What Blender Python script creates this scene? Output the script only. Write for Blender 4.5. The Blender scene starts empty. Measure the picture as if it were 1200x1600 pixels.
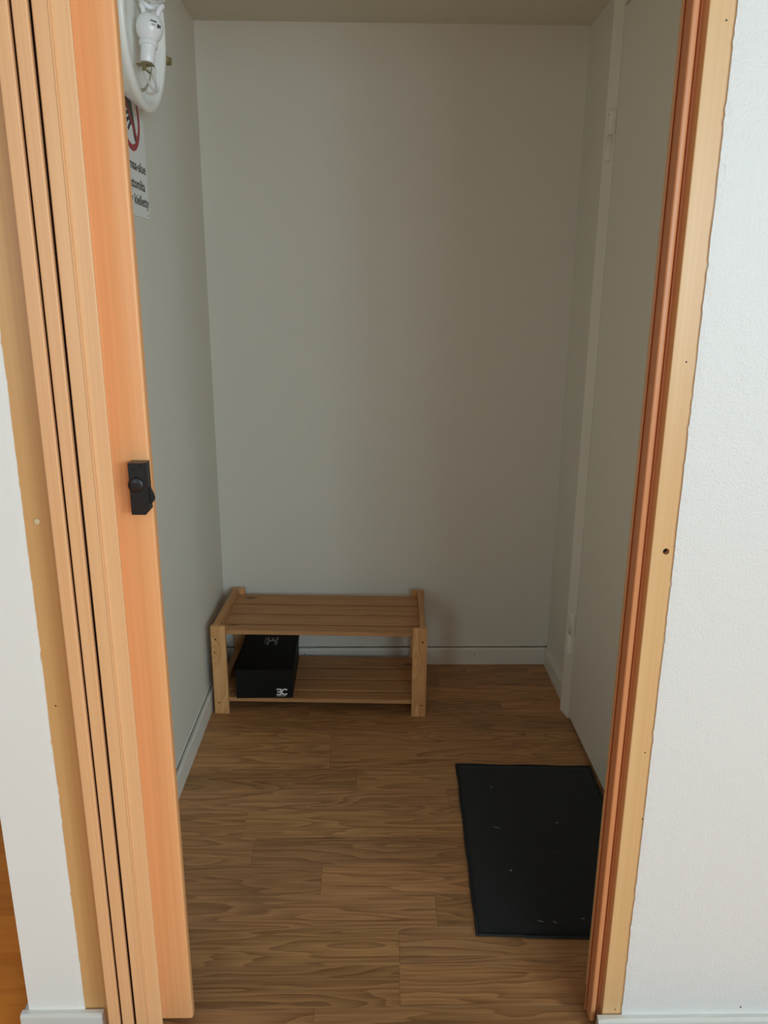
import bpy, bmesh, math, random
from mathutils import Vector, Matrix

random.seed(7)
scene = bpy.context.scene
COL = scene.collection
PI = math.pi

# ------------------------------------------------------------------ camera
H = 1.34
FPX = 1199.67
cam_d = bpy.data.cameras.new('camera')
cam = bpy.data.objects.new('camera', cam_d)
COL.objects.link(cam)
cam_d.sensor_fit = 'VERTICAL'
cam_d.sensor_height = 36.0
cam_d.lens = 36.0 * FPX / 1600.0
cam_d.clip_start = 0.02
_d = Vector((578 - 600, 462 - 800, FPX)).normalized()
_n = Vector((570 - 600, 5060 - 800, FPX)).normalized()
_r = _n.cross(_d).normalized()
_n = _d.cross(_r).normalized()
ROWS = (_r, _d, -_n)
cam.matrix_world = Matrix((
    (ROWS[0][0], -ROWS[0][1], -ROWS[0][2], 0.0),
    (ROWS[1][0], -ROWS[1][1], -ROWS[1][2], 0.0),
    (ROWS[2][0], -ROWS[2][1], -ROWS[2][2], H),
    (0, 0, 0, 1)))
scene.camera = cam

# ------------------------------------------------------------------ world, daylight, exposure
w = bpy.data.worlds.new('World')
scene.world = w
w.use_nodes = True
w.node_tree.nodes['Background'].inputs[0].default_value = (0.72, 0.84, 1.0, 1)
w.node_tree.nodes['Background'].inputs[1].default_value = 0.6

# daylight from unseen windows: right-behind inferred, the left one added to fill the vestibule
WZ0, WZ1 = 0.95, 2.25


def daylight(name, loc, width, direction, watts):
    ld = bpy.data.lights.new(name, 'AREA')
    ld.shape = 'RECTANGLE'
    ld.size = width
    ld.size_y = WZ1 - WZ0
    ld.energy = watts
    ld.color = (0.665, 0.885, 0.985)
    lo = bpy.data.objects.new(name, ld)
    COL.objects.link(lo)
    lo.location = loc
    lo.rotation_euler = Vector(direction).to_track_quat('-Z', 'Z').to_euler()


daylight('unseen_window_daylight', (1.3, -2.60, 1.6), 1.2, (0, 1, 0), 41)
daylight('unseen_window_daylight', (-1.6, -2.60, 1.6), 0.8, (0, 1, 0), 15)  # added fill light from the left, lifts the hinged door side
daylight('unseen_window_daylight', (2.60, -1.9, 1.6), 1.0, (-1, 0, 0), 78)

vs = scene.view_settings
vs.view_transform = 'Standard'
vs.look = 'None'
vs.gamma = 1.0
vs.use_curve_mapping = False
vs.exposure = 0.0
scene.cycles.use_denoising = True
scene.cycles.max_bounces = 14
scene.cycles.diffuse_bounces = 10


# ------------------------------------------------------------------ materials
def lin(c):
    return tuple(((v / 255) / 12.92 if v / 255 <= 0.04045 else ((v / 255 + 0.055) / 1.055) ** 2.4) for v in c) + (1.0,)


class NT:
    def __init__(s, name):
        s.m = bpy.data.materials.new(name)
        s.m.use_nodes = True
        s.t = s.m.node_tree
        s.b = s.t.nodes['Principled BSDF']

    def n(s, typ, **kw):
        nd = s.t.nodes.new(typ)
        for k, v in kw.items():
            setattr(nd, k, v)
        return nd

    def l(s, a, b):
        s.t.links.new(a, b)

    def math(s, op, a, b=None, clamp=False):
        nd = s.n('ShaderNodeMath', operation=op, use_clamp=clamp)
        for i, v in enumerate((a, b)):
            if v is None:
                continue
            if isinstance(v, (int, float)):
                nd.inputs[i].default_value = v
            else:
                s.l(v, nd.inputs[i])
        return nd.outputs[0]

    def vmath(s, op, a, b):
        nd = s.n('ShaderNodeVectorMath', operation=op)
        for i, v in enumerate((a, b)):
            if isinstance(v, tuple):
                nd.inputs[i].default_value = v
            else:
                s.l(v, nd.inputs[i])
        return nd.outputs[0]

    def noise(s, vec, scale, detail=3, rough=0.5, dist=0.0):
        nd = s.n('ShaderNodeTexNoise')
        s.l(vec, nd.inputs['Vector'])
        nd.inputs['Scale'].default_value = scale
        nd.inputs['Detail'].default_value = detail
        nd.inputs['Roughness'].default_value = rough
        nd.inputs['Distortion'].default_value = dist
        return nd.outputs['Fac']

    def ramp(s, fac, stops):
        nd = s.n('ShaderNodeValToRGB')
        el = nd.color_ramp.elements
        while len(el) < len(stops):
            el.new(0.5)
        for e, (p, c) in zip(el, stops):
            e.position = p
            e.color = c if len(c) == 4 else tuple(c) + (1,)
        s.l(fac, nd.inputs[0])
        return nd.outputs[0]

    def mix(s, fac, a, b, mode='MIX'):
        nd = s.n('ShaderNodeMix', data_type='RGBA', blend_type=mode)
        for k, v in ((0, fac), (6, a), (7, b)):
            if isinstance(v, (int, float)):
                nd.inputs[k].default_value = v
            elif isinstance(v, tuple):
                nd.inputs[k].default_value = v
            else:
                s.l(v, nd.inputs[k])
        return nd.outputs[2]

    def bump(s, h, strength, dist):
        nd = s.n('ShaderNodeBump')
        nd.inputs['Strength'].default_value = strength
        nd.inputs['Distance'].default_value = dist
        s.l(h, nd.inputs['Height'])
        s.l(nd.outputs[0], s.b.inputs['Normal'])


def plain(name, rgb, rough=0.5, spec=0.5, metal=0.0, bump=None, var=0.0):
    k = NT(name)
    k.b.inputs['Roughness'].default_value = rough
    k.b.inputs['Specular IOR Level'].default_value = spec
    k.b.inputs['Metallic'].default_value = metal
    tc = k.n('ShaderNodeTexCoord').outputs['Object']
    c = lin(rgb)
    nz = k.noise(tc, 14.0, 4)
    dark = tuple(v * (1 - max(var, 0.04)) for v in c[:3]) + (1,)
    k.l(k.mix(nz, dark, c), k.b.inputs['Base Color'])
    if bump:
        k.bump(k.noise(tc, bump[0], 3), bump[1], bump[2])
    return k.m


def painted_wall(name, rgb, rough, scale, strength, dist, blotch=0.06):
    k = NT(name)
    k.b.inputs['Roughness'].default_value = rough
    pos = k.n('ShaderNodeNewGeometry').outputs['Position']
    c = lin(rgb)
    d = tuple(v * (1 - blotch) for v in c[:3]) + (1,)
    k.l(k.mix(k.noise(pos, 2.6, 4), d, c), k.b.inputs['Base Color'])
    a = k.noise(pos, scale, 3, 0.55)
    b = k.noise(pos, scale * 0.22, 2)
    k.bump(k.math('ADD', a, k.math('MULTIPLY', b, 0.8)), strength, dist)
    return k.m


def wood(name, light, dark, axis=0, along=1.6, across=9.0, rings=7.0, contrast=0.55, fibre=0.35,
         rough=0.45, knots=0.0, tint=False, world=False, bump=0.05):
    """contour lines of a noise stretched along the grain, plus fine fibres, optional knots"""
    k = NT(name)
    k.b.inputs['Roughness'].default_value = rough
    if world:
        pos = k.n('ShaderNodeNewGeometry').outputs['Position']
    else:
        pos = k.n('ShaderNodeTexCoord').outputs['Object']
    oi = k.n('ShaderNodeObjectInfo')
    off = k.n('ShaderNodeCombineXYZ')
    r = oi.outputs['Random']
    k.l(k.math('MULTIPLY', r, 37.0), off.inputs[0])
    k.l(k.math('MULTIPLY', r, 91.0), off.inputs[1])
    k.l(k.math('MULTIPLY', r, 53.0), off.inputs[2])
    p = k.vmath('ADD', pos, off.outputs[0])

    def st(a, c):
        v = [c, c, c]
        v[axis] = a
        return k.vmath('MULTIPLY', p, tuple(v))
    low = k.noise(st(along, across), 1.0, 2, 0.45, 0.25)
    if knots:
        vo = k.n('ShaderNodeTexVoronoi')
        k.l(st(5.5, 11.0), vo.inputs['Vector'])
        vo.inputs['Scale'].default_value = 1.0
        kd = vo.outputs['Distance']
        near = k.math('SUBTRACT', 1.0, k.math('MULTIPLY', kd, 2.6), clamp=True)
        low = k.math('ADD', low, k.math('MULTIPLY', k.math('POWER', near, 2.0), 0.35))
    band = k.math('FRACT', k.math('MULTIPLY', low, rings))
    band = k.ramp(band, [(0.0, (0, 0, 0)), (0.55, (0.55, 0.55, 0.55)), (0.9, (1, 1, 1)), (1.0, (0, 0, 0))])
    fib = k.noise(st(along * 3.0, 260.0), 1.0, 3, 0.6)
    broad = k.noise(st(along * 0.8, across * 2.2), 1.0, 2)
    f = k.math('MULTIPLY', band, contrast)
    f = k.math('ADD', f, k.math('MULTIPLY', k.math('SUBTRACT', fib, 0.5), fibre * 2))
    f = k.math('ADD', f, k.math('MULTIPLY', k.math('SUBTRACT', broad, 0.35), 0.6), clamp=True)
    col = k.mix(f, lin(light), lin(dark))
    if knots:
        kn = k.math('SUBTRACT', 1.0, k.math('DIVIDE', kd, knots), clamp=True)
        kn = k.ramp(kn, [(0.0, (0, 0, 0)), (0.5, (0.9, 0.9, 0.9))])
        col = k.mix(kn, col, lin((116, 72, 38)))
    if tint:
        col = k.mix(1.0, col, oi.outputs['Color'], 'MULTIPLY')
    k.l(col, k.b.inputs['Base Color'])
    k.bump(k.math('ADD', f, fib), bump, 0.001)
    return k.m


M = {}
M['wall_grey'] = painted_wall('grey_wall_paint', (226, 224, 213), 0.6, 120, 0.18, 0.002, 0.04)
M['ceil_grey'] = painted_wall('grey_ceiling_paint', (218, 215, 203), 0.7, 90, 0.2, 0.002, 0.04)
M['wall_white'] = painted_wall('white_wall_paint', (229, 230, 227), 0.42, 260, 0.38, 0.003, 0.03)
M['wall_smooth'] = painted_wall('smooth_white_paint', (244, 243, 237), 0.45, 60, 0.12, 0.002, 0.04)
M['room_white'] = painted_wall('muted_room_paint', (190, 189, 186), 0.6, 120, 0.2, 0.002, 0.03)
M['trim_white'] = painted_wall('white_trim_paint', (226, 224, 216), 0.4, 60, 0.25, 0.002, 0.08)
M['trim_grey'] = painted_wall('pale_grey_trim_paint', (232, 229, 218), 0.45, 60, 0.3, 0.002, 0.12)
M['door_paint'] = painted_wall('pale_door_paint', (233, 231, 217), 0.4, 45, 0.1, 0.002, 0.04)
M['frame_paint'] = painted_wall('pale_frame_paint', (242, 240, 226), 0.4, 60, 0.2, 0.002, 0.08)
M['beech'] = wood('beech_laminate', (242, 190, 138), (228, 166, 114), axis=2, along=0.5, across=22, rings=3, contrast=0.25, fibre=0.5, rough=0.42, bump=0.02)
M['beech_red'] = wood('reddish_beech_laminate', (246, 182, 124), (230, 158, 102), axis=2, along=0.5, across=22, rings=3, contrast=0.25, fibre=0.5, rough=0.42, bump=0.02)
M['casing'] = wood('lacquered_pine_casing', (226, 186, 134), (210, 164, 108), axis=2, along=0.4, across=20, rings=3, contrast=0.3, fibre=0.45, rough=0.35, bump=0.02)
M['casing_shaded'] = wood('shaded_pine_casing', (218, 170, 112), (198, 144, 86), axis=2, along=0.4, across=20, rings=3, contrast=0.3, fibre=0.45, rough=0.35, bump=0.02)  # darker, oranger copy of the casing pine: shade and bounce put into the colour
M['strike'] = wood('reddish_strike_laminate', (214, 146, 98), (194, 122, 76), axis=2, along=0.5, across=22, rings=3, contrast=0.25, fibre=0.4, rough=0.4, bump=0.02)
M['pine_x'] = wood('pine_along_x', (192, 142, 92), (158, 106, 60), axis=0, along=1.1, across=13, rings=6, contrast=0.45, fibre=0.3, rough=0.55, knots=0.17)  # slats toned darker than the legs: dimmer tops put into the colour
M['pine_y'] = wood('pine_along_y', (204, 154, 102), (172, 118, 70), axis=1, along=1.1, across=13, rings=6, contrast=0.45, fibre=0.3, rough=0.55, knots=0.06)
M['pine_z'] = wood('pine_along_z', (220, 168, 112), (184, 124, 70), axis=2, along=1.6, across=14, rings=7, contrast=0.55, fibre=0.3, rough=0.55, knots=0.06)
M['oak'] = wood('oak_laminate', (194, 144, 94), (122, 80, 44), axis=0, along=2.0, across=17, rings=10, contrast=0.55, fibre=0.6, rough=0.42, tint=True, world=True, bump=0.03)
M['orange_oak'] = wood('orange_laminate', (250, 160, 62), (222, 124, 38), axis=0, along=1.3, across=9, rings=5, contrast=0.4, fibre=0.4, rough=0.35, tint=True, world=True, bump=0.03)
M['underlay'] = plain('dark_underlay', (52, 38, 26), 0.9)
M['dark'] = plain('dark_recess', (30, 18, 12), 0.8, 0.1)
M['black_plastic'] = plain('black_plastic', (26, 27, 29), 0.32, 0.5, bump=(300, 0.05, 0.001))
M['black_card'] = plain('black_card', (8, 8, 9), 0.55, 0.3, bump=(160, 0.05, 0.001))
M['white_print'] = plain('white_print', (236, 236, 234), 0.5)
M['grey_print'] = plain('grey_print', (150, 148, 142), 0.5)
M['lamp_white'] = plain('white_enamel', (246, 247, 242), 0.3, 0.5)
M['lamp_inner'] = plain('cream_enamel', (205, 200, 180), 0.45, 0.4, var=0.12)
M['porcelain'] = plain('white_porcelain', (248, 249, 250), 0.25, 0.5)
M['brass'] = plain('dull_brass', (150, 136, 92), 0.45, 0.5, 0.7)
M['print_dark'] = plain('dark_print', (46, 46, 52), 0.6)
M['print_pale'] = plain('pale_print', (176, 172, 180), 0.6)
M['sign_white'] = plain('white_sign_plastic', (240, 242, 242), 0.35)
M['sign_red'] = plain('red_sign_ink', (170, 26, 40), 0.4)
M['sign_black'] = plain('black_sign_ink', (36, 36, 36), 0.4)
M['cap'] = plain('cream_cap_plastic', (226, 204, 160), 0.4)
M['steel'] = plain('dark_steel', (40, 36, 32), 0.4, 0.5, 0.6)
M['crack'] = plain('crack_shade', (96, 92, 84), 0.9, 0.1, var=0.5)  # dark tone standing for the shade in the gap above the boards
M['lint'] = plain('pale_lint', (170, 168, 160), 0.9)


def mat_fabric():
    k = NT('charcoal_pile')
    k.b.inputs['Roughness'].default_value = 0.95
    k.b.inputs['Specular IOR Level'].default_value = 0.1
    tc = k.n('ShaderNodeTexCoord').outputs['Object']
    fine = k.noise(tc, 420, 2, 0.6)
    k.l(k.mix(fine, lin((24, 26, 27)), lin((46, 48, 49))), k.b.inputs['Base Color'])
    k.b.inputs['Sheen Weight'].default_value = 0.15
    k.bump(fine, 0.7, 0.003)
    return k.m


M['pile'] = mat_fabric()
M['hem'] = plain('dark_hem', (48, 50, 50), 0.9, 0.2, bump=(500, 0.5, 0.001))


# ------------------------------------------------------------------ geometry helpers
def finish(name, bm, mats, parent=None, loc=(0, 0, 0), smooth=False):
    bmesh.ops.recalc_face_normals(bm, faces=bm.faces[:])
    me = bpy.data.meshes.new(name)
    bm.to_mesh(me)
    bm.free()
    for m_ in (mats if isinstance(mats, (list, tuple)) else [mats]):
        me.materials.append(M[m_] if isinstance(m_, str) else m_)
    if smooth:
        for p in me.polygons:
            p.use_smooth = True
    o = bpy.data.objects.new(name, me)
    COL.objects.link(o)
    o.location = loc
    if parent is not None:
        o.parent = parent
    return o


def add_box(bm, x0, x1, y0, y1, z0, z1, bevel=0.0, segs=2, mat=0):
    vs_ = [bm.verts.new((x, y, z)) for x in (x0, x1) for y in (y0, y1) for z in (z0, z1)]
    idx = ((0, 1, 3, 2), (4, 6, 7, 5), (0, 4, 5, 1), (2, 3, 7, 6), (0, 2, 6, 4), (1, 5, 7, 3))
    fs = [bm.faces.new([vs_[i] for i in f]) for f in idx]
    for f in fs:
        f.material_index = mat
    if bevel > 0:
        ed = list({e for f in fs for e in f.edges})
        bmesh.ops.bevel(bm, geom=ed, offset=bevel, segments=segs, profile=0.5, affect='EDGES', clamp_overlap=True)


def box(name, x0, x1, y0, y1, z0, z1, mat, parent=None, bevel=0.0, segs=2, pivot=None):
    """box in the given coordinates, its origin at the base centre unless a pivot is given"""
    if pivot is None:
        pivot = ((x0 + x1) / 2, (y0 + y1) / 2, z0)
    bm = bmesh.new()
    add_box(bm, x0 - pivot[0], x1 - pivot[0], y0 - pivot[1], y1 - pivot[1], z0 - pivot[2], z1 - pivot[2], bevel, segs)
    return finish(name, bm, mat, parent, pivot)


def add_prism(bm, poly, lo_, hi_, axis='z', mat=0):
    """extrude a closed 2-D outline: axis z takes (x, y), axis y takes (x, z), axis x takes (y, z)"""
    def pt(a, b, c):
        return {'z': (a, b, c), 'y': (a, c, b), 'x': (c, a, b)}[axis]
    A = [bm.verts.new(pt(a, b, lo_)) for a, b in poly]
    B = [bm.verts.new(pt(a, b, hi_)) for a, b in poly]
    n = len(poly)
    fs = [bm.faces.new(A[::-1]), bm.faces.new(B)]
    for i in range(n):
        fs.append(bm.faces.new((A[i], A[(i + 1) % n], B[(i + 1) % n], B[i])))
    for f in fs:
        f.material_index = mat


def prism(name, poly, lo_, hi_, mat, parent=None, axis='z', loc=(0, 0, 0)):
    bm = bmesh.new()
    add_prism(bm, poly, lo_, hi_, axis)
    return finish(name, bm, mat, parent, loc)


def lathe(name, prof, mat, parent=None, loc=(0, 0, 0), segs=40, axis='z', caps=True):
    bm = bmesh.new()
    rings_ = []
    for r, h in prof:
        ring = []
        for i in range(segs):
            a = 2 * PI * i / segs
            c, s = r * math.cos(a), r * math.sin(a)
            ring.append(bm.verts.new({'z': (c, s, h), 'x': (h, c, s), 'y': (c, h, s)}[axis]))
        rings_.append(ring)
    for a, b in zip(rings_, rings_[1:]):
        for i in range(segs):
            bm.faces.new((a[i], a[(i + 1) % segs], b[(i + 1) % segs], b[i]))
    if caps:
        bm.faces.new(rings_[0][::-1])
        bm.faces.new(rings_[-1])
    o = finish(name, bm, mat, parent, loc)
    me = o.data
    for p in me.polygons:
        p.use_smooth = len(p.vertices) == 4
    return o


def tube(name, pts, r, mat, parent=None, loc=(0, 0, 0), segs=10):
    bm = bmesh.new()
    P = [Vector(p) for p in pts]
    up = None
    rr = []
    for i, p in enumerate(P):
        t = (P[min(i + 1, len(P) - 1)] - P[max(i - 1, 0)]).normalized()
        if up is None:
            up = t.orthogonal().normalized()
        up = (up - t * up.dot(t)).normalized()
        s = t.cross(up)
        rad = r[i] if isinstance(r, (list, tuple)) else r
        rr.append([bm.verts.new(p + (up * math.cos(2 * PI * j / segs) + s * math.sin(2 * PI * j / segs)) * rad) for j in range(segs)])
    for a, b in zip(rr, rr[1:]):
        for j in range(segs):
            bm.faces.new((a[j], a[(j + 1) % segs], b[(j + 1) % segs], b[j]))
    bm.faces.new(rr[0][::-1])
    bm.faces.new(rr[-1])
    return finish(name, bm, mat, parent, loc, smooth=True)


def cut(o, holes):
    """bore cylinders: (centre, direction axis, radius, half length) in the object's local space"""
    bm = bmesh.new()
    for c, ax, r, hl in holes:
        rot = {'y': Matrix.Rotation(PI / 2, 4, 'X'), 'x': Matrix.Rotation(PI / 2, 4, 'Y'), 'z': Matrix.Identity(4)}[ax]
        bmesh.ops.create_cone(bm, cap_ends=True, segments=20, radius1=r, radius2=r, depth=2 * hl,
                              matrix=Matrix.Translation(Vector(c)) @ rot)
    me = bpy.data.meshes.new('cutter')
    bm.to_mesh(me)
    bm.free()
    co = bpy.data.objects.new('cutter', me)
    COL.objects.link(co)
    keep = o.parent
    o.parent = None
    co.matrix_world = o.matrix_basis.copy()
    md = o.modifiers.new('bore', 'BOOLEAN')
    md.operation = 'DIFFERENCE'
    md.solver = 'EXACT'
    md.object = co
    dg = bpy.context.evaluated_depsgraph_get()
    dg.update()
    new = bpy.data.meshes.new_from_object(o.evaluated_get(dg))
    o.modifiers.clear()
    old = o.data
    o.data = new
    bpy.data.meshes.remove(old)
    bpy.data.objects.remove(co)
    bpy.data.meshes.remove(me)
    o.parent = keep


def empty(name, loc, rotz=0.0):
    o = bpy.data.objects.new(name, None)
    COL.objects.link(o)
    o.location = loc
    o.rotation_euler = (0, 0, rotz)
    o.empty_display_size = 0.05
    return o


def tag(o, label, cat, kind=None, group=None):
    o['label'] = label
    o['category'] = cat
    if kind:
        o['kind'] = kind
    if group:
        o['group'] = group
    return o


def S(o, label, cat):
    return tag(o, label, cat, 'structure')


# ------------------------------------------------------------------ main dimensions (metres, read off the photograph)
XL, XR = -0.535, 0.671          # inside faces of the vestibule side walls
XLO = -0.627                    # outer face of the left vestibule wall
YF, YFI = 1.127, 1.225          # front wall: room face, vestibule face
YB = 2.6445                     # back wall
ZC = 2.137                      # vestibule ceiling
ZR = 2.50                       # room ceiling
DXL, DXR, DZ = -0.525, 0.476, 2.085   # rough door opening

# ------------------------------------------------------------------ setting: floors
P0, PITCH = 1.183, 0.0985


def plank_mesh(name, L, Wd, mat):
    bm = bmesh.new()
    add_box(bm, -L / 2, L / 2, -Wd / 2, Wd / 2, -0.010, 0.0, 0.0004, 1)
    me = bpy.data.meshes.new(name)
    bmesh.ops.recalc_face_normals(bm, faces=bm.faces[:])
    bm.to_mesh(me)
    bm.free()
    me.materials.append(M[mat])
    return me


fl = box('floor', XL - 0.09, XR + 0.08, YF - 0.02, YB + 0.1, -0.05, -0.0102, 'underlay', pivot=(0, 1.9, -0.05))
S(fl, 'brown oak-look strip floor of the small entry room', 'floor')
joints = {0: [0.062], 1: [0.065], 2: [0.153], 3: [-0.113], 4: [-0.29, 0.36], 5: [-0.3265, 0.33], 6: [0.22], 7: [-0.036],
          8: [-0.117], 9: [-0.122, 0.5], 10: [0.30], 11: [-0.2, 0.45], 12: [0.1], 13: [-0.3, 0.25], 14: [0.0], -1: [-0.106]}
tints = {}
for r in range(-1, 15):
    y0 = P0 + PITCH * r
    y1 = y0 + PITCH
    if r == -1:
        y0 = YF + 0.004
    y1 = min(y1, YB)
    if y1 - y0 < 0.01:
        continue
    cuts = [XL] + [j for j in joints.get(r, [])] + [XR]
    if r < 0:
        cuts[0], cuts[-1] = -0.49, 0.44
    for a, b in zip(cuts, cuts[1:]):
        me = plank_mesh('plank', b - a - 0.0003, y1 - y0 - 0.0006, 'oak')
        o = bpy.data.objects.new('plank', me)
        COL.objects.link(o)
        o.location = ((a + b) / 2 - 0, (y0 + y1) / 2 - 1.9, 0.05)
        o.parent = fl
        t = random.uniform(0.80, 1.10)
        o.color = (t, t * random.uniform(0.97, 1.02), t * random.uniform(0.94, 1.03), 1)

# floor of the bright room (the photograph shows it left of the wall corner)
bm = bmesh.new()
add_box(bm, -2.6, 2.6, -2.7, YF - 0.021, -0.05, -0.0102)
add_box(bm, -2.6, XLO - 0.0, YF - 0.021, 3.1, -0.05, -0.0102)
fr = finish('floor_hall', bm, 'underlay')
S(fr, 'orange strip floor of the bright room beyond the wall corner', 'floor')
for r in range(-40, 19):
    y0 = P0 + 0.04 + 0.1 * r
    near = -1 <= r <= 14
    xs = [-2.6]
    x = -2.6 + random.uniform(0.2, 0.9)
    lim = XLO - 0.003 if y0 + 0.1 > YF - 0.02 else 2.55
    step = 0.75 if near else 2.6
    while x < lim - 0.12:
        xs.append(x)
        x += random.uniform(0.8, 1.1) * step
    xs.append(lim)
    for a, b in zip(xs, xs[1:]):
        me = plank_mesh('plank', b - a - 0.0006, 0.0994, 'orange_oak')
        o = bpy.data.objects.new('plank', me)
        COL.objects.link(o)
        o.location = ((a + b) / 2, y0 + 0.05, 0.0)
        o.parent = fr
        t = random.uniform(0.86, 1.08)
        o.color = (t, t * random.uniform(0.96, 1.02), t, 1)

# ------------------------------------------------------------------ setting: walls and ceilings
bm = bmesh.new()
ends = []
# wall_left: a slab whose front end faces the room, with an uneven paint edge against the casing
zs = [i * 0.02 for i in range(0, 126)]


def ragged(name, xa, xb, side, label):
    """front skin of the room wall, its edge beside the door casing chipped and uneven"""
    bm = bmesh.new()
    rows = []
    rnd = random.Random(3 if side < 0 else 11)
    w_ = 0.0
    zz = [i * 0.008 for i in range(0, 313)]
    for z in zz:
        w_ = w_ * 0.82 + rnd.uniform(-0.00025, 0.00025)
        j = w_ + (rnd.uniform(-0.0016, 0.0016) if rnd.random() < 0.10 else 0)
        e = (xb + j) if side < 0 else (xa + j)
        f = xa if side < 0 else xb
        g = (xb - 0.010) if side < 0 else (xa + 0.010)
        rows.append([bm.verts.new(v) for v in ((f, YF, z), (g, YF, z), (e, YF + rnd.uniform(0, 0.0008), z), (e, YF + 0.0032, z), (f, YF + 0.0032, z))])
    for a, b in zip(rows, rows[1:]):
        for i in range(5):
            bm.faces.new((a[i], a[(i + 1) % 5], b[(i + 1) % 5], b[i]))
    bm.faces.new(rows[0])
    bm.faces.new(rows[-1][::-1])
    o = finish(name, bm, 'wall_smooth' if side < 0 else 'wall_white')
    return o


def multi_wall(name, boxes, mats, label, cat='wall'):
    bm = bmesh.new()
    for b in boxes:
        add_box(bm, *b[:6], mat=b[6] if len(b) > 6 else 0)
    o = finish(name, bm, mats)
    S(o, label, cat)
    return o


def paint_by_normal(o, rules):
    """material slot per face from its outward normal and centre"""
    for p in o.data.polygons:
        for test, slot in rules:
            if test(p.normal, p.center):
                p.material_index = slot
                break


wl = multi_wall('wall_left', [(XLO, XL, YF + 0.003, YB + 0.1, 0, ZR)], ['wall_grey', 'wall_smooth'],
                'pale grey wall carrying the round lamp and the sign')
paint_by_normal(wl, [(lambda n, c: n.x > 0.5, 0), (lambda n, c: True, 1)])
sk = ragged('paint_skin', XLO, DXL, -1, '')
sk.parent = wl

wb = multi_wall('wall_back', [(XL - 0.001, XR + 0.001, YB, YB + 0.1, 0, ZR)], ['wall_grey'], 'grey end wall behind the low pine rack')
wr = multi_wall('wall_right', [(XR, XR + 0.09, 2.312, YB + 0.1, 0, ZC + 0.05),
                               (XR, XR + 0.09, 1.296, 2.312, 2.118, ZC + 0.05),
                               (XR, XR + 0.09, YFI, 1.296, 0, ZC + 0.05)], ['wall_grey'],
                'narrow grey wall around the pale hinged door')
wf = multi_wall('wall_front', [(DXR, 2.6, YF + 0.003, YFI, 0, ZR), (XLO, DXR, YF + 0.003, YFI, DZ, ZR)], ['wall_white', 'wall_grey'],
                'bright white textured wall beside the wooden door casing')
paint_by_normal(wf, [(lambda n, c: n.y > 0.5, 1), (lambda n, c: True, 0)])
sk = ragged('paint_skin', DXR, 2.6, 1, '')
sk.parent = wf
bm = bmesh.new()
add_box(bm, XLO, DXR + 0.0005, YF, YF + 0.0032, DZ - 0.001, ZR)
finish('paint_skin', bm, 'wall_white', wf)

ce = multi_wall('ceiling', [(XL, XR, YFI, YB, ZC, ZC + 0.04)], ['ceil_grey'], 'low grey ceiling above the end wall', 'ceiling')
# the bright room around the photographer
multi_wall('ceiling_hall', [(-2.7, 2.7, -2.7, YF + 0.003, ZR, ZR + 0.05), (-2.7, XLO, YF, 3.2, ZR, ZR + 0.05)], ['room_white'],
           'white ceiling of the bright room', 'ceiling')
multi_wall('wall_hall_left', [(-2.7, -2.6, -2.7, 3.2, 0, ZR)], ['room_white'], 'white far side wall of the bright room')
multi_wall('wall_hall_right', [(2.601, 2.7, -2.7, -2.4, 0, ZR), (2.601, 2.7, -1.4, YFI, 0, ZR), (2.601, 2.7, -2.4, -1.4, 0, WZ0), (2.601, 2.7, -2.4, -1.4, WZ1, ZR)],
           ['room_white'], 'white side wall of the bright room with an unseen window')
multi_wall('wall_hall_end', [(-2.6, XLO, 3.1, 3.2, 0, ZR)], ['room_white'], 'white end wall past the wall corner')
multi_wall('wall_hall_back', [(-2.6, -2.0, -2.7, -2.601, 0, ZR), (-1.2, 0.7, -2.7, -2.601, 0, ZR), (1.9, 2.6, -2.7, -2.601, 0, ZR),
                              (-2.0, -1.2, -2.7, -2.601, 0, WZ0), (-2.0, -1.2, -2.7, -2.601, WZ1, ZR),  # left opening made up for the added fill light
                              (0.7, 1.9, -2.7, -2.601, 0, WZ0), (0.7, 1.9, -2.7, -2.601, WZ1, ZR)],
           ['room_white'], 'white wall behind the camera with unseen windows, the left one added')

lathe('nail', [(0.0014, 0), (0.0014, -0.0008)], 'steel', wf, (0.7002, YF, 0.0556), 10, 'y')

# ------------------------------------------------------------------ setting: baseboards
BH, BT = 0.066, 0.011


def board_profile(h, t):
    return [(0, 0), (t, 0), (t, h - 0.006), (t - 0.0015, h - 0.002), (t - 0.004, h), (0, h)]


def baseboard(name, a, b, wallpos, along, sign, h, mat, label, t=BT):
    """profile swept straight; along = 'x' or 'y'; sign = direction the board sticks out from the wall"""
    bm = bmesh.new()
    prof = board_profile(h, t)
    n = max(2, int((b - a) / 0.05))
    rnd = random.Random(len(name) * 7 + int(a * 100))
    rows = []
    for i in range(n + 1):
        s = a + (b - a) * i / n
        row = []
        for j, (u, z) in enumerate(prof):
            jz = rnd.uniform(-0.0007, 0.0007) if z > h * 0.8 else 0
            q = wallpos + sign * u
            row.append(bm.verts.new((s, q, z + jz) if along == 'x' else (q, s, z + jz)))
        rows.append(row)
    m_ = len(prof)
    for r0, r1 in zip(rows, rows[1:]):
        for j in range(m_):
            bm.faces.new((r0[j], r0[(j + 1) % m_], r1[(j + 1) % m_], r1[j]))
    bm.faces.new(rows[0])
    bm.faces.new(rows[-1][::-1])
    o = finish(name, bm, mat)
    S(o, label, 'baseboard')
    return o


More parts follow.
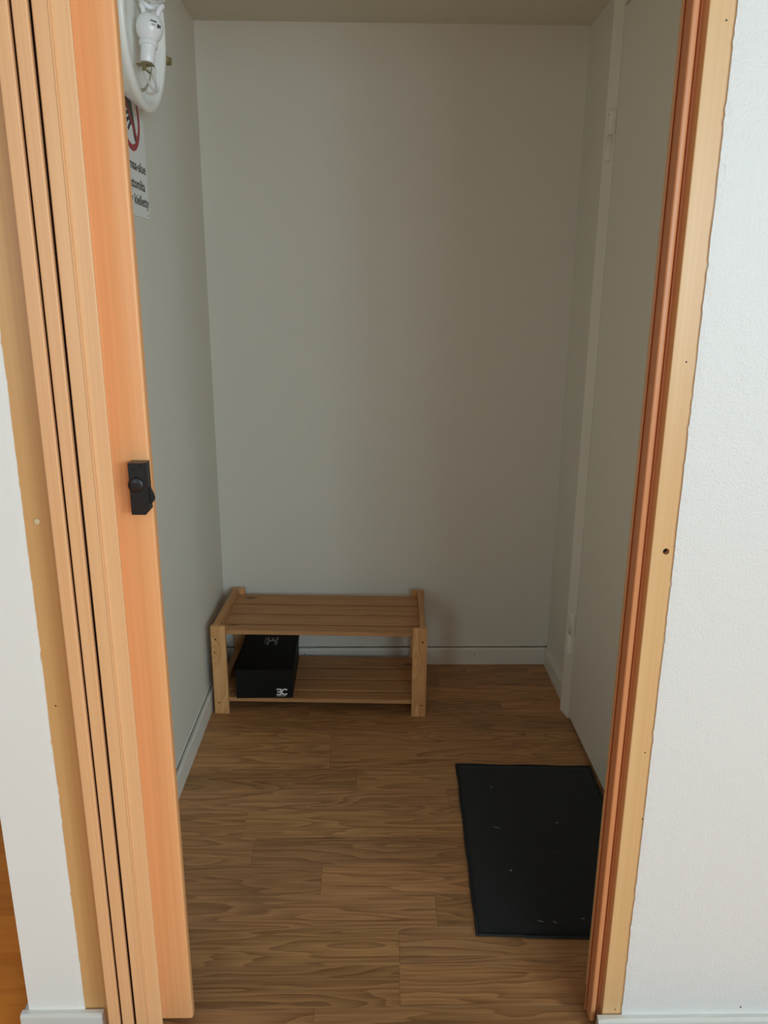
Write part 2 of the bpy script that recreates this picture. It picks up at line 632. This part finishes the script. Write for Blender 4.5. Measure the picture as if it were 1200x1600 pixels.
def caulk(parent, a, b, wallpos, along, sign, z, mat='trim_grey'):
    pts = []
    n = max(4, int((b - a) / 0.03))
    rnd = random.Random(int(abs(a) * 1000) + n)
    for i in range(n + 1):
        s = a + (b - a) * i / n
        jz = z + rnd.uniform(-0.0006, 0.0006)
        pts.append((s, wallpos + sign * 0.0008, jz) if along == 'x' else (wallpos + sign * 0.0008, s, jz))
    return tube('caulk_bead', pts, 0.0022, mat, parent, segs=6)


b_back = baseboard('baseboard_back', XL, XR, YB, 'x', -1, BH, 'trim_grey', 'pale grey baseboard along the end wall behind the rack')
caulk(b_back, XL, XR, YB, 'x', -1, BH + 0.006)
for nx in (0.395, -0.243):
    lathe('nail', [(0.0022, 0), (0.0022, -0.0008), (0.001, -0.0012)], 'steel', b_back, (nx, YB - BT, 0.044), 12, 'y')
box('crack_shade_strip', XL, XR, YB - 0.0006, YB, BH + 0.0005, BH + 0.0038, 'crack', b_back, pivot=(0, 0, 0))  # dark strip painted in for the shaded gap under the caulk
b_left = baseboard('baseboard_left', YFI, YB - BT, XL, 'y', 1, BH, 'trim_grey', 'pale grey baseboard along the lamp wall')
caulk(b_left, YFI, YB, XL, 'y', 1, BH + 0.012)
box('crack_shade_strip', XL, XL + 0.0006, YFI, YB, BH + 0.0005, BH + 0.010, 'crack', b_left, pivot=(0, 0, 0))
b_right = baseboard('baseboard_right', 2.314, YB - BT, XR, 'y', -1, BH, 'trim_grey', 'short grey baseboard between end wall and hinged door')
caulk(b_right, 2.314, YB, XR, 'y', -1, BH + 0.011)
baseboard('baseboard_front_left', XLO - 0.012, -0.4895, YF, 'x', -1, BH, 'trim_white', 'short white baseboard at the narrow wall end beside the folding door', 0.012)
baseboard('baseboard_corner', YF - 0.0, 3.1, XLO, 'y', -1, BH, 'trim_white', 'white baseboard running back beside the orange floor', 0.012)
baseboard('baseboard_front_right', 0.4295, 2.6, YF, 'x', -1, 0.040, 'trim_white', 'low white baseboard under the bright textured wall', 0.012)

# ------------------------------------------------------------------ setting: door casing of the opening
t1 = box('trim_1', DXL - 0.006, -0.4755, YF + 0.0034, YFI + 0.012, 0, 2.045, 'casing_shaded', bevel=0.0015)
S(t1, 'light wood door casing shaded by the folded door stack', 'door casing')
lathe('screw_cap', [(0.0052, 0), (0.0052, -0.0012), (0.0040, -0.0022), (0.0015, -0.0026)], 'cap', t1,
      (-0.5058 - t1.location.x, YF + 0.0034 - t1.location.y, 1.0056), 20, 'y')
lathe('screw', [(0.0013, 0.0), (0.0013, -0.0006)], 'steel', t1, (-0.5118 - t1.location.x, YF + 0.0034 - t1.location.y, 0.692), 10, 'y')

t2 = box('trim_2', 0.4405, DXR + 0.006, YF + 0.0034, YFI + 0.012, 0, 2.045, 'casing', bevel=0.0015)
S(t2, 'light wood door casing with a drilled hole beside the white wall', 'door casing')
hx = 0.4636 - t2.location.x
hy = YF + 0.0034 - t2.location.y
cut(t2, [((hx, hy, 0.9581), 'y', 0.0052, 0.014)])
lathe('screw', [(0.0046, 0.014), (0.0046, 0.011)], 'steel', t2, (hx, hy - 0.001, 0.9581), 14, 'y')
for sx, sz in ((0.4745, 0.469), (0.4645, 0.049), (0.4645, 1.689), (0.466, 0.60), (0.462, 1.25)):
    lathe('screw', [(0.0012, 0.0), (0.0012, -0.0006)], 'steel', t2, (sx - t2.location.x, hy, sz), 10, 'y')

# strike rail hung on that casing: lip, groove, rounded bead, groove
sp = [(0.4405, 1.200), (0.4340, 1.200), (0.4178, 1.1645), (0.4180, 1.1632), (0.4190, 1.1626), (0.4200, 1.1634), (0.4204, 1.1680), (0.4212, 1.1680),
      (0.4213, 1.1440), (0.4216, 1.1412), (0.4226, 1.1396), (0.4242, 1.1390), (0.4280, 1.1390), (0.4300, 1.1398), (0.4318, 1.1420), (0.4335, 1.1470),
      (0.4352, 1.1540), (0.4362, 1.1545), (0.4372, 1.1500), (0.4388, 1.1490), (0.4405, 1.1490)]
bm = bmesh.new()
add_prism(bm, [(a - t2.location.x, b - t2.location.y) for a, b in sp], 0.012, 2.044)
finish('strike_rail', bm, 'strike', t2)

t3 = box('trim_3', DXL - 0.006, DXR + 0.006, YF + 0.0034, YFI + 0.012, 2.0455, DZ, 'casing', bevel=0.0015)
S(t3, 'light wood head casing over the folding door opening', 'door casing')

# ------------------------------------------------------------------ setting: folding door stacked against the casing
fd = empty('door_2', (-0.41, 1.16, 0.0))
S(fd, 'beech folding door pushed together in a stack with a black latch', 'folding door')
FX, FY = fd.location.x, fd.location.y


def fprism(name, poly, z0, z1, mat, parent=fd):
    bm = bmesh.new()
    add_prism(bm, [(a - FX, b - FY) for a, b in poly], z0, z1)
    return finish(name, bm, mat, parent)


def rounded_panel(x0, x1, yf, yb, r=0.0025, n=4):
    pts = [(x0, yb)]
    for i in range(n + 1):
        a = PI + (PI / 2) * i / n
        pts.append((x0 + r + r * math.cos(a), yf + r + r * math.sin(a)))
    for i in range(n + 1):
        a = 1.5 * PI + (PI / 2) * i / n
        pts.append((x1 - r + r * math.cos(a), yf + r + r * math.sin(a)))
    pts.append((x1, yb))
    return pts


ZB, ZT = 0.012, 2.036
YS = 1.095                      # front of the stack, proud of the wall
fprism('fold_panel', rounded_panel(-0.4708, -0.4502, YS, 1.232), ZB, ZT, 'beech')
fprism('fold_panel', rounded_panel(-0.4460, -0.4262, YS, 1.232), ZB, ZT, 'beech')
# wider panel: two faces with a twin bead between them
wp = [(-0.4212, 1.232)]
for i in range(5):
    a = PI + (PI / 2) * i / 4
    wp.append((-0.4187 + 0.0025 * math.cos(a), YS + 0.0025 + 0.0025 * math.sin(a)))
wp += [(-0.4012, YS), (-0.4000, YS - 0.0014), (-0.3990, YS - 0.0014), (-0.3980, YS - 0.0002), (-0.3970, YS - 0.0014), (-0.3960, YS - 0.0014), (-0.3948, YS + 0.0010)]
for i in range(5):
    a = 1.5 * PI + (PI / 2) * i / 4
    wp.append((-0.3767 + 0.0025 * math.cos(a), YS + 0.0045 + 0.0025 * math.sin(a)))
wp += [(-0.3960, 1.152), (-0.3980, 1.160), (-0.3980, 1.232)]
fprism('fold_panel', wp, ZB, ZT, 'beech')
for x0, x1 in ((-0.4503, -0.4459), (-0.4263, -0.4211)):
    fprism('hinge_gap_shade', [(x0, YS + 0.007), (x1, YS + 0.007), (x1, 1.228), (x0, 1.228)], ZB + 0.002, ZT - 0.002, 'dark')  # near-black strip set forward, its colour painting the shade between panels
# lead post
lp = [(-0.3975, 1.172), (-0.3975, 1.1555), (-0.3965, 1.1540), (-0.3398, 1.1540)]
for i in range(1, 7):
    a = 1.5 * PI + (PI / 2) * i / 6
    lp.append((-0.3398 + 0.0045 * math.cos(a), 1.1585 + 0.0045 * math.sin(a)))
lp += [(-0.3355, 1.170), (-0.3375, 1.172)]
post = fprism('lead_post', lp, ZB, ZT, 'beech_red')

# black latch on the lead post
bm = bmesh.new()
add_box(bm, -0.0132, 0.0132, -0.0225, 0.0, -0.0405, 0.0400, 0.0)
bev = [e for e in bm.edges if abs(e.verts[0].co.x - 0.0132) < 1e-6 and abs(e.verts[1].co.x - 0.0132) < 1e-6
       and e.verts[0].co.y < -0.02 and e.verts[1].co.y < -0.02]
bmesh.ops.bevel(bm, geom=bev, offset=0.005, segments=1, affect='EDGES')
corner = [e for e in bm.edges if e.verts[0].co.x > 0.008 and e.verts[1].co.x > 0.008
          and e.verts[0].co.z < -0.039 and e.verts[1].co.z < -0.039 and abs(e.verts[0].co.y - e.verts[1].co.y) > 0.01]
if corner:
    bmesh.ops.bevel(bm, geom=corner, offset=0.006, segments=1, affect='EDGES')
LX, LZ = -0.3490, 1.0565
latch = finish('latch', bm, 'black_plastic', fd, (LX - FX, 1.1540 - FY, LZ))
latch['label'] = 'black plastic latch'
lathe('knob', [(0.0118, 0.0), (0.0118, -0.0018), (0.0106, -0.0028), (0.0040, -0.0031)], 'black_plastic', latch, (-0.0030, -0.0225, 0.0060), 28, 'y')
for sx, sz in ((-0.0045, 0.0300), (0.0065, 0.0355), (-0.0025, -0.0350), (-0.001, 0.0190)):
    lathe('screw', [(0.0020, 0.0), (0.0020, -0.0005), (0.0010, -0.0009)], 'steel', latch, (sx, -0.0225, sz), 12, 'y')
drop = []
for i in range(25):
    a = 2 * PI * i / 24
    if i == 24:
        break
    rr_ = 0.0100
    px, pz = rr_ * math.cos(a), rr_ * math.sin(a)
    if pz > 0:
        pz *= 2.6
        px *= (1 - 0.55 * pz / (rr_ * 2.6))
    drop.append((px + 0.0105 - 0.1 * max(pz, 0), pz - 0.0160))
bm = bmesh.new()
add_prism(bm, drop, -0.0125, -0.0065, 'y')
bmesh.ops.bevel(bm, geom=[e for e in bm.edges if abs(e.verts[0].co.y - e.verts[1].co.y) < 1e-6], offset=0.0012, segments=2, affect='EDGES')
finish('lever', bm, 'black_plastic', latch)

# ------------------------------------------------------------------ setting: hinged door in the right wall
d1 = box('door_1', 0.657, 0.697, 1.342, 2.2425, 0.012, 2.062, 'door_paint', bevel=0.0015)
S(d1, 'pale grey-green flush door with two painted hinges', 'door')
bm = bmesh.new()
add_prism(bm, [(0.716, 2.3118), (0.6500, 2.3118), (0.6450, 2.3085), (0.6440, 2.3020), (0.6570, 2.2475), (0.716, 2.2475)], 0, 2.117)
add_box(bm, 0.6550, 0.716, 1.297, 1.3385, 0, 2.117)
add_box(bm, 0.6550, 0.716, 1.3385, 2.2475, 2.0665, 2.117)
t4 = finish('trim_4', bm, 'frame_paint')
S(t4, 'pale painted frame around the hinged door', 'door frame')
multi_wall('wall_outside', [(0.80, 0.86, 1.2, 2.5, 0, 2.3)], ['room_white'], 'plain wall outside the hinged door')
for z0, z1 in ((1.697, 1.825), (0.220, 0.370)):
    zm = (z0 + z1) / 2
    hg = lathe('hinge', [(0.004, zm + 0.001), (0.0098, zm + 0.002), (0.0098, z1 - 0.004), (0.008, z1)], 'frame_paint', d1,
               (0.6500 - d1.location.x, 2.2610 - d1.location.y, -d1.location.z), 16)
    lathe('knuckle', [(0.0070, z0), (0.0088, z0 + 0.004), (0.0088, zm - 0.001), (0.004, zm)], 'frame_paint', hg, (-0.0012, 0.004, 0), 16)
    box('hinge_leaf', -0.002, 0.0060, -0.0155, 0.002, zm + 0.002, z1 - 0.006, 'frame_paint', hg, pivot=(0, 0, 0))
    lathe('pin_hole', [(0.0016, 0), (0.0016, -0.0007)], 'dark', hg, (-0.0098, -0.001, z1 - 0.014), 10, 'x')

# ------------------------------------------------------------------ pine rack
RW, RD, RH = 0.699, 0.346, 0.314
rack = empty('shoe_rack', (-0.5121, 2.2833, 0.0), math.radians(-2.1))
tag(rack, 'low two-tier slatted pine shoe rack against the grey end wall', 'shoe rack')
LW, LT = 0.0475, 0.016
for sx in (0, 1):
    for sy in (0, 1):
        x0 = 0 if sx == 0 else RW - LW
        y0 = 0 if sy == 0 else RD - LT
        leg = box('leg', x0, x0 + LW, y0, y0 + LT, 0, RH, 'pine_z', rack, 0.0022)
        if sy == 0:
            ox = (0.0150 - LW / 2) if sx == 0 else (LW / 2 - 0.0150)
            holes = [((ox, -LT / 2, z), 'y', 0.0032, 0.007) for z in (0.268, 0.041)]
            cut(leg, holes)
            for h_ in holes:
                lathe('screw', [(0.0030, 0.0065), (0.0030, 0.005)], 'steel', leg, h_[0], 12, 'y')
RT = 0.019
for sx in (0, 1):
    x0 = 0.0055 if sx == 0 else RW - 0.0055 - RT
    box('rail', x0, x0 + RT, LT, RD - LT, 0.250, RH + 0.001, 'pine_y', rack, 0.0018)
    box('rail', x0, x0 + RT, LT, RD - LT, 0.022, 0.078, 'pine_y', rack, 0.0018)
XS0, XS1 = 0.0055 + RT, RW - 0.0055 - RT
edges = [(0.0165, 0.0630), (0.0770, 0.1480), (0.1620, 0.2335), (0.2475, 0.3285)]
for z1 in (0.2935, 0.0510):
    for a, b in edges:
        box('slat', XS0 + 0.0003, XS1 - 0.0003, a, b, z1 - 0.0135, z1, 'pine_x', rack, 0.0008, 1)

# ------------------------------------------------------------------ shoe box on the lower shelf
bxr = empty('shoe_box', (-0.4400, 2.2910, 0.0511), math.radians(1.0))
tag(bxr, 'black cardboard shoe box with white lettering on the lower slats', 'shoe box')
BW, BD, BHt = 0.187, 0.300, 0.107
bm = bmesh.new()
add_box(bm, 0.0012, BW - 0.0012, 0.0012, BD - 0.0012, 0, BHt - 0.002, 0.0008, 1)
finish('box_body', bm, 'black_card', bxr)
bm = bmesh.new()
t_ = 0.0012
for bb in ((-t_, BW + t_, -t_, BD + t_, BHt - 0.0018, BHt), (-t_, 0.0008, -t_, BD + t_, BHt - 0.032, BHt), (BW - 0.0008, BW + t_, -t_, BD + t_, BHt - 0.032, BHt),
           (-t_, BW + t_, -t_, 0.0008, BHt - 0.032, BHt), (-t_, BW + t_, BD - 0.0008, BD + t_, BHt - 0.032, BHt)):
    add_box(bm, *bb)
finish('lid', bm, 'black_card', bxr)


def logo_polys():
    """mirrored E joined to a C, in a 1.65 x 1 field"""
    th = 0.19
    out = []
    for z0 in (0.0, 0.405, 0.81):
        out.append([(0.0 if z0 != 0.405 else 0.10, z0), (0.66, z0), (0.66, z0 + th), (0.0 if z0 != 0.405 else 0.10, z0 + th)])
    out.append([(0.52, 0.1), (0.74, 0.1), (0.74, 0.42), (0.66, 0.5), (0.74, 0.58), (0.74, 0.9), (0.52, 0.9)])
    n = 18
    cx, cz, ro, ri = 1.16, 0.5, 0.5, 0.30
    arc = []
    for i in range(n + 1):
        a = math.radians(42 + (318 - 42) * i / n)
        arc.append((cx + ro * math.cos(a) * 1.05, cz + ro * math.sin(a)))
    for i in range(n, -1, -1):
        a = math.radians(42 + (318 - 42) * i / n)
        arc.append((cx + ri * math.cos(a) * 1.05, cz + ri * math.sin(a)))
    out.append(arc)
    out.append([(0.02, -0.16), (1.30, -0.16), (1.30, -0.10), (0.02, -0.10)])
    return out


sc_ = 0.0235
bm = bmesh.new()
for i, poly in enumerate(logo_polys()):
    add_prism(bm, [(0.133 + a * sc_, 0.0105 + b * sc_) for a, b in poly], 0.0009 - i * 0.00001, 0.0012 + 0.00003, 'y')
lf = finish('front_logo', bm, 'white_print', bxr)
for v in lf.data.vertices:
    v.co.y = 0.0010 if v.co.y > 0.00115 else 0.0007
sl = 0.040
bm = bmesh.new()
for i, poly in enumerate(logo_polys()):
    # turned a quarter clockwise: the bars point to the back of the box
    add_prism(bm, [(0.080 + b * sl, 0.243 - a * sl) for a, b in poly], BHt, BHt + 0.0003 + i * 0.00001, 'z')
finish('lid_logo', bm, 'grey_print', bxr)

# ------------------------------------------------------------------ mat
mt = empty('door_mat', (0.2588, 1.9849, 0.0), math.radians(-2.1))
tag(mt, 'charcoal rectangular pile mat lying by the hinged door', 'door mat')
MW, MD = 0.394, 0.630
bm = bmesh.new()
NX, NY = 60, 96
rnd = random.Random(5)
grid = []
for j in range(NY + 1):
    row = []
    for i in range(NX + 1):
        u, v = i / NX, j / NY
        x, y = 0.001 + (MW - 0.002) * u, -0.001 - (MD - 0.002) * v
        e = min(u * MW, (1 - u) * MW, v * MD, (1 - v) * MD)
        h = 0.0062 * (1 - math.exp(-max(e, 0) / 0.006)) + 0.0008
        if v > 0.40:
            h += 0.0006 * math.sin(v * MD / 0.0155 * 2 * PI) * min(1, (v - 0.40) * 6) * (0.6 + 0.4 * math.sin(u * 9 + v * 20))
        h += 0.0007 * rnd.random()
        row.append(bm.verts.new((x, y, h)))
    grid.append(row)
for j in range(NY):
    for i in range(NX):
        bm.faces.new((grid[j][i], grid[j + 1][i], grid[j + 1][i + 1], grid[j][i + 1]))
finish('pile', bm, 'pile', mt, smooth=True)
hem = []
for i in range(0, 41):
    hem.append((MW * i / 40, 0 + 0.0015 * math.sin(i * 0.35), 0.0032))
for i in range(1, 61):
    hem.append((MW - 0.001 * math.sin(i * 0.3), -MD * i / 60, 0.0032))
for i in range(1, 41):
    hem.append((MW * (1 - i / 40), -MD - 0.003 * max(0, math.sin((i - 6) / 12)) * (1 if i < 30 else 0.3), 0.0032))
for i in range(1, 60):
    hem.append((0.0008 * math.sin(i * 0.4), -MD * (1 - i / 60), 0.0032))
hem.append(hem[0])
ho = tube('hem', hem, 0.0031, 'hem', mt, segs=8)
for lx, ly, L, a in ((0.09, -0.115, 0.004, 0), (0.085, -0.285, 0.017, -0.35), (0.245, -0.262, 0.004, 0.4), (0.1, -0.44, 0.006, 0.6), (0.143, -0.595, 0.014, -0.2),
                     (0.175, -0.597, 0.010, -0.7), (0.24, -0.585, 0.008, 0.2)):
    p0 = Vector((lx, ly, 0.0085))
    dv = Vector((math.cos(a), math.sin(a), 0)) * L / 2
    tube('lint', [p0 - dv, p0 + Vector((0, 0, 0.0006)), p0 + dv], 0.0005 if L > 0.006 else 0.0012, 'lint', mt, segs=5)

# ------------------------------------------------------------------ sign on the left wall
sg = empty('wall_sign', (XL, 1.885, 1.512))
tag(sg, 'white notice with a red prohibition ring and black words below the lamp', 'sign')
SW, SH = 0.210, 0.297


def yprism(name, poly, t0, t1_, mat, parent=sg):
    """outline in (across, up) on the wall; across grows away from the room"""
    bm = bmesh.new()
    add_prism(bm, poly, t0, t1_, 'x')
    return finish(name, bm, mat, parent)


def circle(cx, cz, r, n=48, a0=0.0, a1=2 * PI):
    return [(cx + r * math.cos(a0 + (a1 - a0) * i / n), cz + r * math.sin(a0 + (a1 - a0) * i / n)) for i in range(n)]


yprism('plate', [(-SW / 2, 0), (SW / 2, 0), (SW / 2, SH), (-SW / 2, SH)], 0.0006, 0.0026, 'sign_white')
bm = bmesh.new()
cz_, ro, ri = 0.209, 0.072, 0.058
n = 64
ring4 = []
for r_, x_ in ((ro, 0.0026), (ro, 0.0030), (ri, 0.0030), (ri, 0.0026)):
    ring4.append([bm.verts.new((x_, r_ * math.cos(2 * PI * i / n), cz_ + r_ * math.sin(2 * PI * i / n))) for i in range(n)])
for k in range(4):
    a, b = ring4[k], ring4[(k + 1) % 4]
    for i in range(n):
        bm.faces.new((a[i], a[(i + 1) % n], b[(i + 1) % n], b[i]))
finish('red_ring', bm, 'sign_red', sg)
# raised hand, fingers towards the room side, arm slanting down
bm = bmesh.new()


def capsule(ax, az, bx_, bz, r):
    a = math.atan2(bz - az, bx_ - ax)
    p = [(ax + r * math.cos(a + PI / 2 + PI * i / 8), az + r * math.sin(a + PI / 2 + PI * i / 8)) for i in range(9)]
    p += [(bx_ + r * math.cos(a - PI / 2 + PI * i / 8), bz + r * math.sin(a - PI / 2 + PI * i / 8)) for i in range(9)]
    return p


hand = [capsule(0.000, 0.250, 0.030, 0.170, 0.0105), capsule(0.000, 0.232, 0.004, 0.205, 0.014),
        capsule(-0.006, 0.226, -0.034, 0.222, 0.004), capsule(-0.004, 0.216, -0.034, 0.208, 0.004),
        capsule(-0.002, 0.206, -0.030, 0.194, 0.004), capsule(0.004, 0.198, -0.020, 0.180, 0.004), capsule(-0.004, 0.236, -0.030, 0.240, 0.004)]
for i, poly in enumerate(hand):
    add_prism(bm, poly, 0.0026, 0.00285 + i * 0.00001, 'x')
finish('black_hand', bm, 'sign_black', sg)
c45 = math.cos(PI / 4)
bm = bmesh.new()
hw = 0.006
a_, b_ = (-ri * c45 - 0.002, cz_ + ri * c45 + 0.002), (ri * c45 + 0.002, cz_ - ri * c45 - 0.002)
nx_, nz_ = c45 * hw, c45 * hw
add_prism(bm, [(a_[0] - nx_, a_[1] - nz_), (b_[0] - nx_, b_[1] - nz_), (b_[0] + nx_, b_[1] + nz_), (a_[0] + nx_, a_[1] + nz_)], 0.0026, 0.00298, 'x')
finish('red_slash', bm, 'sign_red', sg)


def lettering(name, text, size, mat, parent, loc, rot, align='CENTER', extrude=0.0001, offset=0.0, sx=1.0):
    cu = bpy.data.curves.new(name, 'FONT')
    cu.body = text
    cu.size = size
    cu.extrude = extrude
    cu.offset = offset
    cu.align_x = align
    cu.resolution_u = 3
    tmp = bpy.data.objects.new('tmp_text', cu)
    COL.objects.link(tmp)
    dg = bpy.context.evaluated_depsgraph_get()
    dg.update()
    me = bpy.data.meshes.new_from_object(tmp.evaluated_get(dg))
    bpy.data.objects.remove(tmp)
    bpy.data.curves.remove(cu)
    me.materials.clear()
    me.materials.append(M[mat])
    for v in me.vertices:
        v.co.x *= sx
    o = bpy.data.objects.new(name, me)
    COL.objects.link(o)
    o.parent = parent
    o.location = loc
    o.rotation_euler = rot
    return o


# text reads from the room side: right = +Y seen from inside the vestibule
TR = (PI / 2, 0, PI / 2)
for txt, z, wd in (('Työmaa-alue', 0.0995, 0.190), ('Asiattomilta', 0.0605, 0.160), ('pääsy kielletty', 0.0265, 0.204)):
    o = lettering('lettering', txt, 0.030, 'sign_black', sg, (0.00275, 0, z), TR, offset=0.0007)
    w_now = max(v.co.x for v in o.data.vertices) - min(v.co.x for v in o.data.vertices)
    for v in o.data.vertices:
        v.co.x *= wd / w_now
lettering('small_print', 'so', 0.006, 'sign_black', sg, (0.00275, 0.094, 0.0075), TR, offset=0.0002)

# ------------------------------------------------------------------ lamp on the left wall
lm = empty('wall_lamp', (XL, 1.840, 1.888))
tag(lm, 'round white wall lamp base with a bare energy-saving bulb and loose wire', 'wall lamp')
TILT = Matrix.Rotation(math.radians(2.9), 4, 'Y')
R_ = 0.1655
pan = lathe('pan', [(R_ - 0.045, 0.001), (R_ - 0.030, 0.012), (R_ - 0.012, 0.036), (R_ - 0.003, 0.050), (R_, 0.056), (R_, 0.062), (R_ - 0.003, 0.065), (R_ - 0.016, 0.066),
                    (R_ - 0.021, 0.063), (R_ - 0.028, 0.050), (R_ - 0.040, 0.044)], 'lamp_white', lm, segs=72, axis='x')
pan.rotation_euler = (0, math.radians(2.9), 0)
inner = lathe('reflector', [(R_ - 0.040, 0.0438), (R_ - 0.040, 0.0442), (0.030, 0.0415), (0.006, 0.0415)], 'lamp_inner', pan, segs=72, axis='x')
# socket and bulb, leaning slightly out from the wall
bulb = empty('bulb_mount', (0.0760, -0.066, -0.068))
bpy.data.objects.remove(bulb)
AX = Vector((0.09, 0.20, 1.0)).normalized()
BASE = Vector((0.0730, -0.0495, -0.0890))
ROT = Vector((0, 0, 1)).rotation_difference(AX).to_euler()
sock = lathe('socket', [(0.0130, 0.0), (0.0142, 0.002), (0.0148, 0.030), (0.0150, 0.0340), (0.0185, 0.0345), (0.0190, 0.0360), (0.0190, 0.0430), (0.0175, 0.0445)], 'porcelain', lm, BASE, 36)
sock.rotation_euler = ROT
bl = lathe('bulb', [(0.0150, 0.0440), (0.0175, 0.0470), (0.0232, 0.0545), (0.0262, 0.0620), (0.0272, 0.0700), (0.0266, 0.0790), (0.0240, 0.0870), (0.0190, 0.0930), (0.0120, 0.0950), (0.004, 0.0952)],
           'porcelain', lm, BASE, 40)
bl.rotation_euler = ROT
# spiral tube above two risers
sp_pts = [(0.0125, 0.002, 0.086), (0.0130, 0.002, 0.097), (0.0150, 0.002, 0.106), (0.0190, 0.001, 0.1135)]
for i in range(0, 61):
    a = math.radians(10 + 360 * 2.4 * i / 60)
    sp_pts.append((0.0225 * math.cos(a), 0.0225 * math.sin(a), 0.1185 + 0.036 * i / 60))
tube('spiral_tube', sp_pts, 0.0052, 'porcelain', bl, segs=12)
tube('riser_tube', [(-0.0125, -0.002, 0.086), (-0.0130, -0.002, 0.097), (-0.0150, -0.003, 0.106), (-0.0200, -0.005, 0.1150)], 0.0050, 'porcelain', bl, segs=12)
# printed marks on the ballast, on the side towards the room
def on_ballast(ang, z, r=0.0279):
    return (r * math.cos(ang), r * math.sin(ang), z)


def mark(name, txt, ang, z, size, mat):
    o = lettering(name, txt, size, mat, bl, on_ballast(ang, z), (PI / 2, 0, ang + PI / 2), offset=0.0003)
    for v in o.data.vertices:           # wrap onto the round ballast
        a = v.co.x / 0.0279
        v.co.z += 0.0279 * (math.cos(a) - 1)
        v.co.x = 0.0279 * math.sin(a)
    return o


mark('print_mark', 'ge', math.radians(-32), 0.0670, 0.0105, 'print_dark')
mark('print_mark', 'www', math.radians(-58), 0.0725, 0.0060, 'print_dark')
mark('print_mark', 'ww', math.radians(-58), 0.0660, 0.0050, 'print_pale')
# brass bracket under the socket, loop of white wire, clip on the rim
bb = BASE
br = box('bracket', bb.x - 0.020, bb.x + 0.012, bb.y - 0.009, bb.y + 0.010, bb.z - 0.0030, bb.z - 0.0005, 'brass', lm)
box('tab', -0.004, 0.004, -0.0135, -0.0095, -0.012, 0.002, 'brass', br, pivot=(0, 0, 0))
box('tab', -0.002, 0.002, 0.010, 0.034, -0.0075, -0.0055, 'brass', br, pivot=(0, 0, 0))
ctrl = [(0.066, -0.046, -0.090), (0.064, -0.052, -0.092), (0.064, -0.046, -0.100), (0.064, -0.022, -0.112), (0.063, 0.012, -0.119), (0.062, 0.048, -0.119),
        (0.060, 0.078, -0.109), (0.058, 0.094, -0.092), (0.057, 0.088, -0.074), (0.058, 0.066, -0.064), (0.062, 0.020, -0.074), (0.066, -0.030, -0.090)]
wire = []
for i in range(len(ctrl) - 1):     # smooth curve through the control points
    p0, p1, p2, p3 = (Vector(ctrl[max(0, min(len(ctrl) - 1, i + q))]) for q in (-1, 0, 1, 2))
    for q in range(6):
        t = q / 6
        wire.append(0.5 * ((2 * p1) + (p2 - p0) * t + (2 * p0 - 5 * p1 + 4 * p2 - p3) * t * t + (3 * p1 - p0 - 3 * p2 + p3) * t ** 3))
wire.append(Vector(ctrl[-1]))
tube('wire', wire, 0.0025, 'porcelain', lm, segs=8)
cl = box('clip', 0.056, 0.068, 0.160, 0.178, -0.032, -0.018, 'brass', lm, 0.0008)
box('clip_lip', -0.006, 0.009, 0.010, 0.012, -0.001, 0.015, 'brass', cl, pivot=(0, 0, 0))
